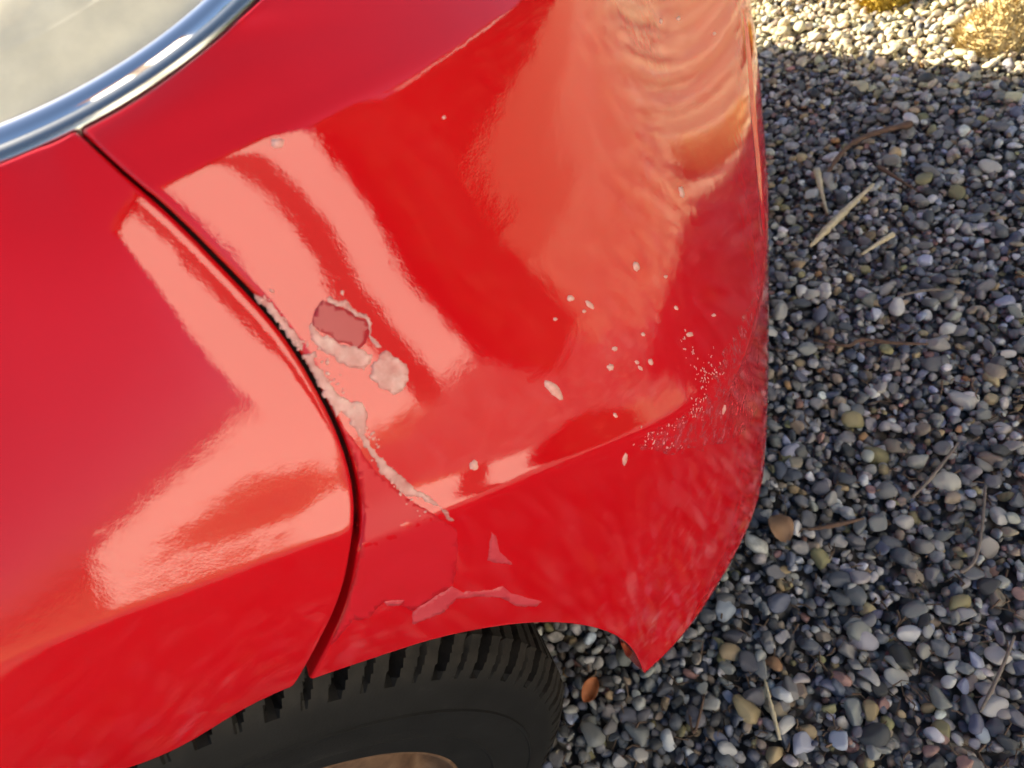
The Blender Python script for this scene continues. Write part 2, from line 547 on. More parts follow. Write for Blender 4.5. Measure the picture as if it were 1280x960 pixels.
def fender_cols(s):
    Ts, Ls, Bs = spline(fk, FT, s), spline(fk, FL, s), spline(fk, FB, s)
    t = np.linspace(0, 1, NF1)[None, :, None]; t3 = np.linspace(0, 1, NF2)[None, 1:, None]
    # conic section bending from the flat top edge to the upright side
    corner = Ls.copy()
    fr = 0.58
    corner[:, 1] = Ls[:, 1] + 0.034
    corner[:, 2] = Ls[:, 2] + (Ts[:, 2] - Ls[:, 2]) * fr
    corner[:, 0] = 0.5 * (Ts[:, 0] + Ls[:, 0])
    wgt = 0.85
    num = (1 - t) ** 2 * Ts[:, None] + 2 * wgt * t * (1 - t) * corner[:, None] + t ** 2 * Ls[:, None]
    den = (1 - t) ** 2 + 2 * wgt * t * (1 - t) + t ** 2
    g1 = num / den
    e2 = np.clip((t - 0.88) / 0.12, 0, 1); dp = np.clip(t / 0.6, 0, 1)
    g1 = g1 + 0.0003 * (dp * dp - e2 * e2) * np.array([0, 0.9, -0.3])
    roll = np.clip(0.5 - s, 0, 2)[:, None, None] ** 2 * np.sin(np.pi * np.clip(t, 0, 1)) ** 0.7
    g1 = g1 + roll * np.array([0.0, 0.006, -0.002])
    g3 = Ls[:, None] * (1 - t3) + Bs[:, None] * t3 + 4 * t3 * (1 - t3) * 0.003 * np.array([0, -1, 0])
    return np.concatenate([g1, g3], 1)


fs = np.concatenate([np.linspace(-1, 3, 140), np.linspace(3, 15, 90)[1:]])
FG = smooth_t(fender_cols(fs), 3)
FR = trim(FG[::-1], -fs[::-1] + 0.0, -8.0, -1)
# bring the fender's edge nearly flush with the bumper
_kr = []
for j in range(FR.shape[1]):
    pe = FR[-1, j]; d_ = Vector(pe - CO); h_ = bvh_b.ray_cast(Vector(CO), d_.normalized())
    _kr.append(h_[3] / d_.length if h_[0] is not None else np.nan)
_kr = np.array(_kr); _ok = ~np.isnan(_kr)
_kr = np.interp(np.arange(len(_kr)), np.where(_ok)[0], _kr[_ok])
_kr = np.convolve(np.pad(_kr, 12, mode='edge'), np.ones(25) / 25, 'valid')
_kr = 1 + (_kr - 1) * 0.72
_dist = np.linalg.norm(FR - FR[-1:], axis=2) / 0.15
_w = np.clip(1 - _dist, 0, 1); _w = _w * _w * (3 - 2 * _w)
FR = CO + (FR - CO) * (1 + (_kr[None] - 1) * _w)[..., None]
nf = grid_normals(FR)
SGF = -1 if (nf[60, 40] @ np.array([0, -1, 0.6])) < 0 else 1
FR2 = fold_edges(FR, False, True, True, True, sgn=SGF)
fender = carlink('front_fender', grid_mesh('front_fender', FR2, flip=SGF < 0), PAINT)
fender2 = carlink('front_fender', grid_mesh('front_fender', mirror(FR2), flip=SGF > 0), PAINT)

# dark backing behind the panel gap
gp = []
for k in range(10, len(GAPD) - 75, 8):
    x, y = GAPD[k]
    gp.append((x, y))
def cast(px, py):
    r = Vector(ray(px, py)).normalized()
    h = bvh_b.ray_cast(Vector(CO), r)
    return h


S = []
for (x, y) in gp:
    h = cast(x, y)
    if h[0] is None:
        continue
    S.append((np.array(h[0]), np.array(h[1])))
if len(S) > 3:
    P = np.array([a for a, b in S]); r_ = np.array([ray(*proj(p)[0]) for p in P]); r_ /= np.linalg.norm(r_, axis=1)[:, None]
    tg = np.gradient(P, axis=0); tg /= np.linalg.norm(tg, axis=1)[:, None]
    sdv = np.cross(tg, r_); sdv /= np.linalg.norm(sdv, axis=1)[:, None]
    Gs = np.stack([P + r_ * 0.021 - sdv * 0.012, P + r_ * 0.023, P + r_ * 0.021 + sdv * 0.012], 1)
    carlink('gap_seal', grid_mesh('gap_seal', Gs), SEAL)

# ---- head-lamp
th = np.linspace(0, 2 * np.pi, 160, endpoint=False)


def headlight(mir):
    hl = empty('headlight', (0, 0, 0), car)
    def add(name, Gx, mt, closed=True):
        if mir: Gx = mirror(Gx)
        me = grid_mesh(name, Gx, closed_u=closed, flip=mir)
        bm = bmesh.new(); bm.from_mesh(me); bmesh.ops.remove_doubles(bm, verts=bm.verts, dist=1e-5); bm.to_mesh(me); bm.free()
        return carlink(name, me, mt, hl)
    def prof(rows):
        return np.stack([hl_pt(th, 1.0, np.full(len(th), o), dr) for dr, o in rows], 1)
    add('seal', prof([(0.002, -0.02), (0.001, -0.006), (-0.001, -0.004), (-0.002, -0.006), (-0.002, -0.03)]), SEAL)
    # chrome bezel: two steps
    add('trim_ring', prof([(-0.002, -0.02), (-0.0022, -0.001), (-0.0030, 0.0008), (-0.005, 0.0018), (-0.0075, 0.0020), (-0.0095, 0.0010), (-0.0105, -0.001)]), SATIN)
    add('inner_bezel', prof([(-0.0104, -0.0015), (-0.0120, 0.0012), (-0.015, 0.0028), (-0.019, 0.0026), (-0.022, 0.0005), (-0.0235, -0.004)]), CHROME)
    rr = np.linspace(1, 0.0, 26)
    dome = []
    for a in rr:
        k = (HA - 0.0375) / HA * a
        dome.append(HC + HH * ((HA - 0.0232) * a * np.cos(th))[:, None] + HK * ((HB - 0.0232) * a * np.sin(th))[:, None] + HN * (-0.003 + 0.022 * (1 - a ** 2.4)))
    add('lens', np.stack(dome, 1), LENS)
    ia = np.linspace(0, 2 * np.pi, 12)
    ring = np.stack([HC + HH * (((HA - 0.0232) * 0.64 + 0.004 * math.cos(p_)) * np.cos(th))[:, None] + HK * (((HB - 0.0232) * 0.64 + 0.004 * math.cos(p_)) * np.sin(th))[:, None] + HN * (0.002 + 0.004 * math.sin(p_)) for p_ in ia], 1)
    add('inner_ring', ring, CHROME)
    bowl = []
    for a in np.linspace(1, 0, 26):
        bowl.append(HC + HH * ((HA - 0.026) * a * np.cos(th))[:, None] + HK * ((HB - 0.026) * a * np.sin(th))[:, None] + HN * (-0.016 - 0.07 * (1 - a ** 2)))
    add('reflector', np.stack(bowl, 1), REFLECTOR)
    b0 = HC - HN * 0.085; b1 = HC - HN * 0.02
    pts = np.array([b0, b0 * 0.6 + b1 * 0.4, b1 * 0.9 + b0 * 0.1, b1])
    me = tube_mesh('bulb', pts, [0.012, 0.012, 0.010, 0.003], 14)
    if mir:
        me.transform(Matrix.Translation((0, 2 * CARY, 0)) @ Matrix.Scale(-1, 4, (0, 1, 0))); me.flip_normals()
    carlink('bulb', me, CHROME, hl)
    return hl


LENS = mat('clear_lens', (1, 1, 1), 0.0, IOR=1.45, Transmission_Weight=1.0)
# thin moulded cover: a clear shell that mostly passes light straight through
t_ = LENS.node_tree; t_.nodes.clear()
o_ = t_.nodes.new('ShaderNodeOutputMaterial'); gl_ = t_.nodes.new('ShaderNodeBsdfGlossy'); tr_ = t_.nodes.new('ShaderNodeBsdfTransparent')
mx_ = t_.nodes.new('ShaderNodeMixShader'); fr_ = t_.nodes.new('ShaderNodeFresnel'); fr_.inputs[0].default_value = 1.5
gl_.inputs['Roughness'].default_value = 0.02
tr_.inputs[0].default_value = (0.96, 0.97, 0.97, 1)
df_ = t_.nodes.new('ShaderNodeBsdfDiffuse'); mc_ = t_.nodes.new('ShaderNodeMixShader'); nz_ = t_.nodes.new('ShaderNodeTexNoise'); rp_ = t_.nodes.new('ShaderNodeValToRGB'); tc_ = t_.nodes.new('ShaderNodeTexCoord')
df_.inputs[0].default_value = (0.82, 0.75, 0.57, 1)                      # yellowed, clouded plastic
nz_.inputs['Scale'].default_value = 60.0; nz_.inputs['Detail'].default_value = 5.0
rp_.color_ramp.elements[0].position, rp_.color_ramp.elements[1].position = 0.3, 0.7
rp_.color_ramp.elements[0].color, rp_.color_ramp.elements[1].color = (0.68, 0.68, 0.68, 1), (0.88, 0.88, 0.88, 1)
t_.links.new(tc_.outputs['Object'], nz_.inputs['Vector']); t_.links.new(nz_.outputs[0], rp_.inputs[0]); t_.links.new(rp_.outputs[0], mc_.inputs[0])
t_.links.new(tr_.outputs[0], mc_.inputs[1]); t_.links.new(df_.outputs[0], mc_.inputs[2])
t_.links.new(fr_.outputs[0], mx_.inputs[0]); t_.links.new(mc_.outputs[0], mx_.inputs[1]); t_.links.new(gl_.outputs[0], mx_.inputs[2]); t_.links.new(mx_.outputs[0], o_.inputs[0])
REFLECTOR = mat('reflector', (0.9, 0.88, 0.84), 0.12, 1.0)
q = NB(REFLECTOR)
q.bump(q.noise(120, 2).outputs[0], 0.3, 0.002)
for mir in (False, True):
    headlight(mir)

# ---- bonnet, sides and cabin (mostly out of the picture)
def sec(x, yin, zside, ztop, n=40, p=2.6):
    yy = np.linspace(-1, 1, n)
    return np.stack([np.full(n, x), CARY + yy * (CARY - yin), zside + (ztop - zside) * (1 - np.abs(yy) ** p)], 1)


HS = [(0.25, 0.68, 0.800, 0.812), (0.19, 0.58, 0.815, 0.84), (0.08, 0.55, 0.84, 0.87), (-0.10, 0.555, 0.865, 0.905), (-0.25, 0.50, 0.875, 0.925), (-0.36, 0.36, 0.83, 0.95), (-0.6, 0.355, 0.875, 0.985), (-0.95, 0.37, 0.925, 1.02)]
Hx = np.array([sec(*h_) for h_ in HS])
Hk = np.arange(len(HS), dtype=float)
HG = np.stack([spline(Hk, Hx[:, j], np.linspace(0, len(HS) - 1, 80)) for j in range(Hx.shape[1])], 1)
hn = grid_normals(HG); sg = 1 if hn[40, 20, 2] > 0 else -1
hood = carlink('bonnet', grid_mesh('bonnet', fold_edges(HG, True, True, True, True, sgn=sg), flip=sg < 0), PAINT)

# lower side shell: doors and tail
ST = [(-0.955, .172, .165, .22), (-1.5, .165, .158, .22), (-2.0, .165, .158, .22), (-2.6, .175, .165, .25), (-3.0, .24, .22, .28), (-3.22, .42, .40, .36), (-3.28, .75, .75, .40)]


def side_sec(x, ym, yb, zb):
    zs = np.array([0.95, 0.86, 0.76, 0.69, 0.6, 0.45, 0.33, zb])
    off = np.array([.20, .07, .02, 0.0, 0.006, 0.002, -0.004, 0.0])
    return np.stack([np.full(8, x), ym + off, zs], 1)


SS = np.array([side_sec(x, a, b, c) for x, a, b, c in ST])
SGd = np.stack([spline(np.arange(len(ST)), SS[:, j], np.linspace(0, len(ST) - 1, 90)) for j in range(8)], 1)
SGd = np.stack([spline(np.arange(8), SGd[i], np.linspace(0, 7, 50)) for i in range(90)], 0)
for mir in (False, True):
    Gx = mirror(SGd) if mir else SGd
    carlink('door_side', grid_mesh('door_side', Gx, flip=mir), PAINT)
# cabin glass and roof
CK = [(-0.93, .40, 1.00, 1.035), (-1.25, .45, 1.16, 1.25), (-1.55, .50, 1.36, 1.43), (-2.0, .50, 1.42, 1.49), (-2.6, .50, 1.38, 1.45), (-3.0, .52, 1.22, 1.28), (-3.22, .56, 1.0, 1.03)]
Cx = np.array([sec(x, a, b, c, 30, 3.0) for x, a, b, c in CK])
CG = np.stack([spline(np.arange(len(CK)), Cx[:, j], np.linspace(0, len(CK) - 1, 90)) for j in range(30)], 1)
cut1, cut2 = 30, 66
carlink('windscreen', grid_mesh('windscreen', CG[:cut1 + 1]), GLASS_DARK)
carlink('roof', grid_mesh('roof', CG[cut1:cut2 + 1]), PAINT)
carlink('rear_window', grid_mesh('rear_window', CG[cut2:]), GLASS_DARK)
for mir in (False, True):
    edge = CG[:, 0]
    low = np.stack([edge[:, 0], np.interp(edge[:, 0], SGd[::-1, 0, 0], SGd[::-1, 0, 1]), np.full(len(edge), 0.945)], 1)
    low[:, 1] = np.minimum(low[:, 1], 0.42)
    Gx = np.stack([edge, low], 1)
    if mir: Gx = mirror(Gx)
    carlink('side_window', grid_mesh('side_window', Gx), GLASS_DARK, smooth=False)
# arch liner: dark drum above the wheel
a_ = np.linspace(math.radians(12), math.radians(168), 50)
for mir in (False, True):
    yy = np.linspace(0.215, 0.46, 6)
    Gx = np.stack([np.stack([WX + 0.345 * np.cos(a_), np.full(50, y), np.maximum(WZ + 0.345 * np.sin(a_), 0.16)], 1) for y in yy], 1)
    if mir: Gx = mirror(Gx)
    carlink('arch_liner', grid_mesh('arch_liner', Gx), BLACK_PLASTIC)
bm = bmesh.new(); box(bm, -3.1, -0.02, 0.48, 2 * CARY - 0.48, 0.2, 0.5)
carlink('underbody', bm_mesh('underbody', bm), BLACK_PLASTIC, smooth=False)

# ---- wheels
R_T, TW = 0.295, 0.180


def tyre_mesh():
    # profile (axial w from outer face 0 to TW, radius)
    prof = [(0.012, 0.177), (0.004, 0.181), (0.002, 0.196), (-0.001, 0.206), (-0.0030, 0.2075), (-0.0034, 0.2095), (-0.0028, 0.211), (-0.004, 0.222), (-0.0055, 0.235), (-0.0057, 0.2405), (-0.0072, 0.2412), (-0.0072, 0.2432), (-0.0055, 0.2440), (-0.005, 0.248), (-0.003, 0.255),
            (-0.001, 0.262), (0.001, 0.268), (0.003, 0.274), (0.006, 0.279), (0.010, 0.2835), (0.014, 0.2865)]
    tread = [(w_, 0.2895 + 0.0055 * (1 - ((w_ - TW / 2) / (TW / 2)) ** 2)) for w_ in np.linspace(0.019, TW - 0.019, 42)]
    allp = np.array(prof + tread + [(TW - a, b) for a, b in prof[::-1]])
    nA = 1150
    ang = np.linspace(0, 2 * np.pi, nA, endpoint=False)
    W = np.repeat(allp[None, :, 0], nA, 0); Rr = np.repeat(allp[None, :, 1], nA, 0)
    pitch_n = 46
    sl = np.where(W < TW / 2, W, TW - W) * 0.35 / R_T
    ph = ((ang[:, None] + sl) * pitch_n / (2 * np.pi)) % 1.0
    sh = (Rr > 0.267)
    edge = np.clip((Rr - 0.2705) / 0.008, 0, 1)
    def groove(c, w_):
        d = np.abs(((ph - c + 0.5) % 1) - 0.5)
        return np.clip((w_ - d) / 0.02, 0, 1)
    lat = groove(0.10, 0.11) * ((W < 0.06) | (W > TW - 0.06))
    sipe = 0.6 * groove(0.60, 0.045) * ((W < 0.055) | (W > TW - 0.055))
    circ = np.zeros_like(W)
    for c0 in (0.060, TW - 0.060, TW / 2):
        circ = np.maximum(circ, np.clip((0.0045 - np.abs(W - c0)) / 0.0015, 0, 1))
    dep = np.maximum(np.maximum(lat, sipe) * edge, circ) * 0.0105 * sh
    Rr = Rr - dep
    W2 = np.where(sh & (W < 0.015), W + dep * 0.9, W)
    # raised ring line on the side wall
    G_ = np.stack([Rr * np.cos(ang)[:, None], W2, Rr * np.sin(ang)[:, None]], -1)
    me = grid_mesh('tyre', G_, closed_u=True)
    bm = bmesh.new(); bm.from_mesh(me); bmesh.ops.recalc_face_normals(bm, faces=bm.faces); bm.to_mesh(me); bm.free()
    return me


def rim_mesh():
    prof = [(0.013, 0.1805), (0.006, 0.1805), (0.0045, 0.1785), (0.006, 0.1765), (0.012, 0.1755), (0.022, 0.175), (0.035, 0.170), (0.042, 0.160), (0.038, 0.150), (0.030, 0.140), (0.026, 0.110), (0.034, 0.080), (0.030, 0.05), (0.028, 0.0005)]
    ang = np.linspace(0, 2 * np.pi, 96, endpoint=False)
    G_ = np.array([[(r * math.cos(a), w_, r * math.sin(a)) for w_, r in prof] for a in ang])
    me = grid_mesh('rim', G_, closed_u=True)
    bm = bmesh.new(); bm.from_mesh(me); bmesh.ops.recalc_face_normals(bm, faces=bm.faces); bm.to_mesh(me); bm.free()
    return me


TY, RM = tyre_mesh(), rim_mesh()
TY.polygons.foreach_set('use_smooth', [True] * len(TY.polygons)); TY.set_sharp_from_angle(angle=math.radians(32)); TY.materials.append(RUBBER); RM.materials.append(STEEL)
for x, y, rz in ((WX, 0.157, 0.164), (WX, 2 * CARY - 0.157, math.pi + 0.164), (-2.72, 0.20, 0), (-2.72, 2 * CARY - 0.20, math.pi)):
    wh = empty('wheel', Vector((x, y, WZ + 0.004)) - Vector(CAR_OFF), car)
    wh.rotation_euler = (0, 0, rz)
    link('tyre', TY, None, wh, False); link('rim', RM, None, wh)

# ------------------------------------------------------------------ damaged paint on the bumper
def flake_material(name, c0, c1, rough, scale, bump):
    mt = mat(name, c0, rough)
    q = NB(mt)
    q.l(q.ramp(q.noise(scale, 5, 0.65).outputs[0], [(0.3, c0), (0.7, c1)]).outputs[0], q.b.inputs['Base Color'])
    q.bump(q.noise(scale * 2.2, 4, 0.6).outputs[0], 0.6, bump)
    return mt


FLAKE = flake_material('peeled_lacquer', (0.54, 0.21, 0.20), (0.66, 0.42, 0.39), 0.35, 150, 0.00012)
q = NB(FLAKE)
q.l(q.ramp(q.noise(120, 3, 0.5).outputs[0], [(0.35, (0.55,) * 3), (0.65, (0.92,) * 3)]).outputs[0], q.b.inputs['Alpha'])     # thin, half-clear lacquer
PRIMER = flake_material('dull_basecoat', (0.45, 0.005, 0.013), (0.48, 0.008, 0.02), 0.42, 40, 0.00005)
PRIMER.node_tree.nodes['Principled BSDF'].inputs['Specular IOR Level'].default_value = 0.3
HOLE = flake_material('bare_plastic', (0.30, 0.010, 0.018), (0.34, 0.014, 0.024), 0.4, 60, 0.0001)
PALE = flake_material('pale_primer', (0.43, 0.025, 0.04), (0.50, 0.05, 0.07), 0.45, 120, 0.0002)
SCUFF = flake_material('scuffed_paint', (0.52, 0.03, 0.05), (0.60, 0.10, 0.13), 0.35, 220, 0.0001)
q = NB(SCUFF)
q.l(q.ramp(q.noise(130, 6, 0.75).outputs[0], [(0.46, (0.0,) * 3), (0.66, (0.7,) * 3)]).outputs[0], q.b.inputs['Alpha'])     # rubbed through in places
CHIP = flake_material('paint_chip', (0.56, 0.21, 0.19), (0.68, 0.41, 0.37), 0.5, 300, 0.0003)


def patch(name, poly, mt, lift=0.0002, rag=1.5, step=2.5, inner=5.0, parent=None, closed_smooth=False):
    P = np.asarray(poly, float)
    out = []
    for a, b in zip(P, np.roll(P, -1, 0)):
        n_ = max(1, int(np.linalg.norm(b - a) / step))
        for t in range(n_):
            p = a + (b - a) * t / n_
            out.append(p)
    out = np.array(out)
    if rag:
        nrm = np.roll(out, -1, 0) - np.roll(out, 1, 0); nrm = np.stack([nrm[:, 1], -nrm[:, 0]], 1)
        nrm /= np.maximum(np.linalg.norm(nrm, axis=1)[:, None], 1e-6)
        r = rng.normal(size=len(out)) * 0.6
        r += 0.9 * np.repeat(rng.normal(size=len(out) // 3 + 1), 3)[:len(out)]
        out = out + nrm * (r * rag * 0.6)[:, None]
    nb_ = len(out)
    x0, y0 = out.min(0); x1, y1 = out.max(0)
    def inside(x, y):
        a, b = out, np.roll(out, -1, 0)
        c = ((a[:, 1] > y) != (b[:, 1] > y)) & (x < (b[:, 0] - a[:, 0]) * (y - a[:, 1]) / (b[:, 1] - a[:, 1] + 1e-12) + a[:, 0])
        return c.sum() % 2 == 1
    pts = [Vector(p) for p in out]
    yy = y0 + inner * 0.5
    while yy < y1:
        xx = x0 + inner * 0.5
        while xx < x1:
            if inside(xx, yy):
                pts.append(Vector((xx + rng.uniform(-.2, .2) * inner, yy + rng.uniform(-.2, .2) * inner)))
            xx += inner
        yy += inner
    vs_, es, fs_, ov, oe, of = delaunay_2d_cdt(pts, [(i, (i + 1) % nb_) for i in range(nb_)], [list(range(nb_))], 1, 0.01)
    V, okv, N = [], [], []
    for v in vs_:
        h = cast(v[0], v[1])
        if h[0] is None:
            V.append((0, 0, 0)); okv.append(False); N.append(Vector((0, 0, 1))); continue
        nn = h[1].copy()
        if nn.dot(Vector(CO) - h[0]) < 0:
            nn = -nn
        V.append(h[0] + nn * lift); okv.append(True); N.append(nn)
    bm = bmesh.new()
    bv = [bm.verts.new(v) for v in V]
    for f in fs_:
        if all(okv[i] for i in f) and max((Vector(V[f[i]]) - Vector(V[f[i - 1]])).length for i in range(3)) < 0.03:
            try:
                bm.faces.new([bv[i] for i in f])
            except ValueError:
                pass
    idx = {v: i for i, v in enumerate(bv)}
    # skirt down to the paint so that the flake has a real edge
    be = [e for e in bm.edges if len(e.link_faces) == 1]
    low = {}
    for e in be:
        for v in e.verts:
            if v not in low:
                low[v] = bm.verts.new(v.co - N[idx[v]] * (lift + 0.0003))
    for e in be:
        a, b = e.verts
        bm.faces.new((a, b, low[b], low[a]))
    for v in [v for v in bm.verts if not v.link_faces]:
        bm.verts.remove(v)
    bmesh.ops.recalc_face_normals(bm, faces=bm.faces)
    me = bm_mesh(name, bm)
    if len(me.polygons) == 0:
        return None
    o = carlink(name, me, mt, parent or bumper)
    return o


def z3(pts):
    return [(320 + x / 3.2, 340 + y / 3.2) for x, y in pts]


patch('dull_patch', [(424, 528), (440, 546), (457, 572), (472, 592), (502, 617), (540, 642), (570, 662), (572, 690), (567, 733), (540, 748), (515, 762), (498, 756), (478, 752), (462, 772), (442, 776), (428, 792), (414, 806), (432, 760), (449, 702), (455, 640), (446, 580)], PRIMER, 0.00012, 1.0, 4, 8)
patch('bare_patch', z3([(225, 190), (235, 150), (265, 112), (310, 130), (370, 155), (400, 180), (445, 195), (452, 225), (440, 285), (410, 308), (350, 280), (320, 285), (300, 255), (250, 235), (225, 210)]), HOLE, 0.00012, 0.3, 3, 6)
patch('lacquer_flake', z3([(215, 215), (225, 270), (260, 310), (310, 340), (360, 375), (430, 390), (455, 360), (462, 330), (430, 312), (400, 302), (370, 290), (340, 287), (310, 277), (300, 257), (265, 247), (240, 232), (225, 205)]), FLAKE, 0.00028, 1.8)
patch('lacquer_flake', z3([(285, 105), (300, 95), (330, 125), (360, 110), (385, 140), (405, 165), (440, 170), (462, 205), (457, 250), (490, 285), (500, 300), (480, 300), (450, 258), (450, 210), (440, 190), (400, 180), (370, 157), (340, 142), (310, 132), (290, 118)]), FLAKE, 0.00028, 1.0, 2)
patch('lacquer_flake', z3([(460, 370), (480, 345), (520, 320), (560, 340), (600, 370), (615, 405), (605, 440), (580, 475), (550, 490), (510, 465), (470, 440), (455, 415)]), FLAKE, 0.00025, 1.6)
patch('lacquer_flake', z3([(-10, 85), (60, 125), (100, 175), (150, 235), (190, 285), (185, 312), (150, 296), (118, 245), (78, 195), (36, 142), (-4, 108)]), FLAKE, 0.00028, 1.5, 2)
patch('lacquer_flake', z3([(185, 335), (235, 320), (230, 360), (275, 405), (300, 450), (330, 490), (380, 525), (420, 520), (440, 560), (440, 610), (430, 640), (460, 690), (490, 740), (540, 780), (600, 830), (640, 870), (700, 900), (730, 930), (790, 990), (770, 990), (740, 950), (700, 922), (640, 897), (600, 893), (560, 855), (510, 815), (480, 775), (465, 740), (435, 690), (405, 640), (375, 590), (340, 552), (320, 582), (308, 545), (270, 492), (240, 425), (210, 382)]), FLAKE, 0.00028, 1.8)
patch('pale_patch', [(515, 780), (516, 765), (545, 745), (565, 733), (580, 740), (610, 738), (628, 732), (640, 742), (660, 748), (678, 752), (670, 758), (645, 757), (625, 747), (600, 745), (570, 748), (555, 765), (530, 775)], PALE, 0.0002, 0.8)
patch('pale_patch', [(614, 665), (620, 670), (625, 690), (640, 705), (620, 703), (609, 700), (612, 685)], PALE, 0.0002, 0.8)
patch('pale_patch', [(480, 752), (505, 750), (500, 757), (484, 757)], PALE, 0.0002, 0.8)
patch('scuffed_patch', [(948, 352), (935, 385), (922, 412), (908, 436), (896, 462), (885, 488), (868, 510), (840, 527), (812, 541), (800, 556), (830, 568), (880, 562), (925, 545), (944, 520), (946, 470), (951, 400), (957, 350)], SCUFF, 0.00015, 3.0, 4, 7)


def blob(cx, cy, a, b, rot, n=14):
    t = np.linspace(0, 2 * np.pi, n, endpoint=False); r = math.radians(rot)
    x, y = a * np.cos(t), b * np.sin(t)
    j = 1 + rng.normal(size=n) * 0.10
    return np.stack([cx + (x * math.cos(r) - y * math.sin(r)) * j, cy + (x * math.sin(r) + y * math.cos(r)) * j], 1)


for c in [(692, 487, 15, 6.5, 48), (713, 373, 4.5, 4.0, 0), (737, 381, 7, 3, 50), (730, 389, 2.2, 2.2, 0), (694, 399, 2.5, 2, 0), (795, 333, 4, 6.5, -15), (832, 346, 2.4, 2, 0),
          (845, 385, 3.2, 2, 50), (768, 436, 3.2, 3, 0), (763, 459, 4.2, 4, 0), (813, 452, 3, 4, -20), (800, 460, 3.5, 2, 45), (796, 453, 3, 2, 40), (804, 418, 2.6, 2, 50), (769, 519, 3.6, 2.2, 55),
          (852, 240, 3, 8, -15), (592, 582, 5.5, 6.5, 10), (347, 179, 8, 7, 0), (781, 574, 3, 8, 10), (892, 394, 2.5, 2, 0), (848, 23, 2.4, 3, 0), (826, 27, 2, 3, 0), (893, 42, 2, 2, 0), (555, 147, 2.2, 2.2, 0), (428, 366, 2, 3, 0), (862, 418, 4, 3, 0), (905, 512, 2, 6, 15)]:
    patch('paint_chip', blob(*c), CHIP, 0.0002, 0, 50, 50)
# crumbs of lacquer and grit in the scrape, too small to pick apart
bm = bmesh.new()
def crumb(x, y, r):
    h = cast(x, y)
    if h[0] is None:
        return
    nn = h[1] if h[1].dot(Vector(CO) - h[0]) > 0 else -h[1]
    mtx = Matrix.Translation(h[0] + nn * 0.0001) @ nn.to_track_quat('Z', 'Y').to_matrix().to_4x4() @ Matrix.Rotation(rng.uniform(0, 6.28), 4, 'Z') @ Matrix.Diagonal((r * rng.uniform(0.6, 1.8), r * rng.uniform(0.5, 1), r * 0.35, 1))
    bmesh.ops.create_icosphere(bm, subdivisions=1, radius=1, matrix=mtx)
line = [((800, 555), (830, 535), 10), ((830, 535), (880, 510), 26), ((868, 520), (882, 470), 38), ((880, 480), (893, 455), 20), ((855, 430), (880, 470), 16), ((856, 418), (862, 445), 10), ((800, 545), (850, 560), 24), ((880, 430), (900, 470), 10), ((330, 372), (385, 445), 30), ((400, 440), (470, 560), 40), ((470, 575), (530, 640), 14)]
for a, b, n_ in line:
    for _ in range(n_):
        t = rng.uniform()
        crumb(a[0] + (b[0] - a[0]) * t + rng.normal() * 5, a[1] + (b[1] - a[1]) * t + rng.normal() * 5, rng.uniform(0.0003, 0.0009))
o = carlink('scrape_crumbs', bm_mesh('scrape_crumbs', bm), CHIP, bumper)
o['kind'] = 'stuff'

# ------------------------------------------------------------------ gravel
PAL = [((0.20, 0.195, 0.19), 18), ((0.13, 0.13, 0.135), 16), ((0.30, 0.29, 0.275), 15), ((0.42, 0.41, 0.395), 9), ((0.52, 0.52, 0.51), 2.5), ((0.075, 0.08, 0.095), 12), ((0.095, 0.105, 0.145), 7),
       ((0.25, 0.20, 0.15), 7), ((0.33, 0.25, 0.14), 3.2), ((0.32, 0.18, 0.08), 0.7), ((0.27, 0.15, 0.13), 2.5), ((0.22, 0.20, 0.10), 2.2), ((0.33, 0.35, 0.42), 4), ((0.045, 0.045, 0.047), 5)]
PW = np.array([p[1] for p in PAL]); PW = PW / PW.sum(); PC = np.array([p[0] for p in PAL])


def stone_color(n_):
    c = PC[rng.choice(len(PAL), n_, p=PW)]
    return np.clip(c * rng.uniform(0.85, 1.45, (n_, 1)) * rng.uniform(0.95, 1.05, (n_, 3)), 0, 1)


def stone_material(obj_color):
    mt = mat('pebble_stone' if obj_color else 'gravel_stone', (0.2, 0.2, 0.2), 0.62)
    q = NB(mt)
    if obj_color:
        src = q.n('ObjectInfo').outputs['Color']
    else:
        src = q.n('Attribute', attribute_name='stone').outputs['Color']
    nz = q.noise(110, 5, 0.65)
    f = q.ramp(nz.outputs[0], [(0.3, (0.62,) * 3), (0.7, (1.25,) * 3)])
    mm = q.n('Mix', data_type='RGBA', blend_type='MULTIPLY'); mm.inputs[0].default_value = 1.0
    q.l(src, mm.inputs[6]); q.l(f.outputs[0], mm.inputs[7])
    q.l(mm.outputs[2], q.b.inputs['Base Color'])
    q.bump(q.noise(420, 4, 0.6).outputs[0], 0.35, 0.0008)
    return mt


def stone_shape(sub, seed):
    r = np.random.default_rng(seed)
    bm = bmesh.new(); bmesh.ops.create_icosphere(bm, subdivisions=sub, radius=1)
    V = np.array([v.co for v in bm.verts])
    F_ = np.array([[v.index for v in f.verts] for f in bm.faces])
    bm.free()
    # flattened facets (soft clip by a few planes) and a low-frequency warp
    for _ in range(r.integers(5, 11)):
        d = r.normal(size=3); d /= np.linalg.norm(d)
        lim = r.uniform(0.42, 0.85); k = V @ d
        V = V - np.where(k > lim, (k - lim) * 0.88, 0)[:, None] * d
    for _ in range(3):
        d = r.normal(size=3) * 1.6; ph = r.uniform(0, 6.28)
        V = V * (1 + 0.07 * np.sin(V @ d + ph))[:, None]
    ax = np.array([1.0, r.uniform(0.62, 0.95), r.uniform(0.42, 0.72)])
    return V * ax, F_


SH1 = [stone_shape(1, 100 + i) for i in range(12)]
SH2 = [stone_shape(2, 200 + i) for i in range(28)]
SH3 = [stone_shape(3, 300 + i) for i in range(28)]


